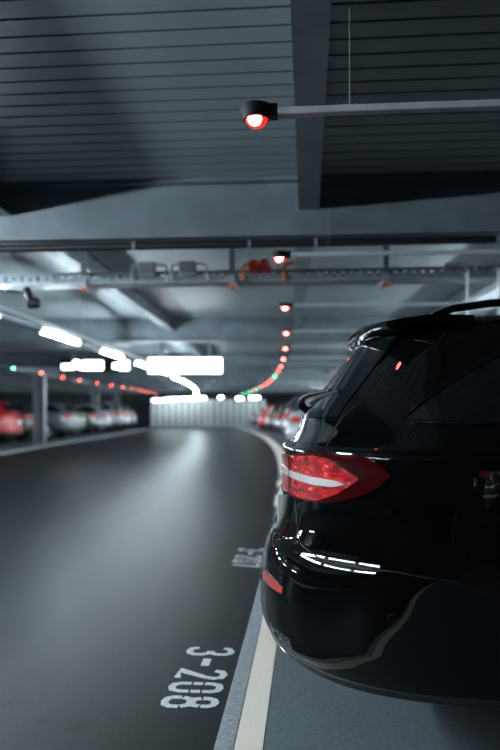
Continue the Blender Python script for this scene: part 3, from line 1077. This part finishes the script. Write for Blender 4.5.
def parked_car(name, T, pm, loc, rz, label, lamp='redlens'):
    cs = CarShape(T)
    f = lambda z: float(np.interp(z, T_EST[:, 0], T[:, 0]))
    o = empty(name, loc, rz, label=label, cat='car', group='cars parked further along')
    zs = np.unique(np.concatenate([T[:, 0], np.linspace(T[0, 0], T[-1, 0], 24)]))
    cs.body(12, zs).build('body', pm, o, smooth=40)
    z0, z1 = f(1.15), f(1.41)
    cs.patch(np.linspace(-.46, .46, 17), [(-1, z0), (1, z0)], [(-1, z1), (1, z1)], 7, 0.005).build('rear_window', M['carglass'], o, smooth=50)
    endp = 1 + (float(np.interp(z0, T[:, 0], T[:, 3])) - 1.75) / 2
    for sg in (1, -1):
        q = np.array([sg * p for p in np.linspace(.72, endp, 20)])
        cs.patch(np.sort(q), [(-3, z0), (3, z0)], sorted([(sg * p, z) for p, z in ((.72, z0 + .02), (.9, z1 - .02), (endp - .35, z1), (endp, z0 + .05))]), 6, 0.005).build('side_window', M['carglass'], o, smooth=50)
        q = np.array([sg * p for p in np.linspace(.22, .66, 12)])
        cs.patch(np.sort(q), [(-1, f(.88)), (1, f(.88))], [(-1, f(1.03)), (1, f(1.03))], 6, 0.008, 0.02).build('tail_light', M[lamp], o, smooth=50)
    cs.patch(np.linspace(-1.0, 1.0, 31), [(-1, f(.34)), (1, f(.34))], [(-1, f(.46)), (1, f(.46))], 4, 0.006).build('bumper', M['valance'], o, smooth=50)
    mb = MB(); mb.box((0.05, 0, f(.80)), (0.04, 0.52, 0.115)); mb.build('license_plate', M['plate'], o)
    xf = float(T[:, 3].max())
    add_wheels(o, 1.0, xf - 0.87, 0.935, 0.33, hi=False)
    return o


PA = {c: paint('paint_' + c, v) for c, v in dict(red=(0.55, 0.012, 0.012), silver=(0.11, 0.13, 0.15), grey=(0.16, 0.19, 0.21), dark=(0.012, 0.014, 0.016), white=(0.34, 0.36, 0.38), blue=(0.05, 0.09, 0.14)).items()}
LEFT = [(23.6, -8.45, 'hatchback_car', T_HAT, 'red', 'red hatchback in the left bays beside the steel column'),
        (26.4, -8.6, 'saloon_car', T_SED, 'dark', 'dark saloon just beyond the steel column in the left bays'),
        (28.9, -7.85, 'hatchback_car', T_HAT, 'silver', 'silver grey hatchback in the left bays, right of the column'),
        (31.4, -8.3, 'saloon_car', T_SED, 'dark', 'dark saloon next to the silver grey hatchback'),
        (33.9, -8.1, 'saloon_car', T_SED, 'dark', 'dark saloon in the left bays with a white car behind it'),
        (36.4, -8.2, 'hatchback_car', T_HAT, 'white', 'white hatchback in the left bays, nearer of the two white ones'),
        (38.9, -8.0, 'suv_car', T_SUV, 'grey', 'grey tall car between the two white hatchbacks on the left'),
        (41.4, -8.0, 'hatchback_car', T_HAT, 'white', 'white hatchback in the left bays, further of the two white ones'),
        (43.9, -8.0, 'hatchback_car', T_HAT, 'silver', 'silver hatchback last in the left row by the fence')]
for s, e, nm, T, c, lb in LEFT:
    parked_car(nm, T, PA[c], path(s, e - 0.25 + bend_in(s)), heading(s) + math.pi - (0.06 if s > 26 else 0), lb)
RIGHT = [(5.6, 0.25, 'hatchback_car', T_HAT, 'dark', 'dark hatchback in the bay right behind the black estate'),
         (-2.35, 0.7, 'suv_car', T_SUV, 'dark', 'tall dark car two bays nearer, mirrored in the flank of the black estate'),
         (10.5, 0.15, 'saloon_car', T_SED, 'dark', 'dark saloon two bays behind the black estate'),
         (17.8, -0.1, 'hatchback_car', T_HAT, 'white', 'white hatchback peeping out past the black tailgate'),
         (22.6, 0.0, 'suv_car', T_SUV, 'dark', 'tall black car beyond the white hatchback on the right'),
         (27.6, 0.0, 'hatchback_car', T_HAT, 'dark', 'dark hatchback with red lights on the right of the bend'),
         (32.7, 0.0, 'hatchback_car', T_HAT, 'dark', 'dark hatchback far off on the right of the bend'),
         (37.7, 0.0, 'hatchback_car', T_HAT, 'red', 'red hatchback far off on the right of the bend'),
         (42.7, 0.0, 'saloon_car', T_SED, 'dark', 'dark saloon last in the right row before the fence')]
for s, e, nm, T, c, lb in RIGHT:
    parked_car(nm, T, PA[c], path(s, e), heading(s), lb)
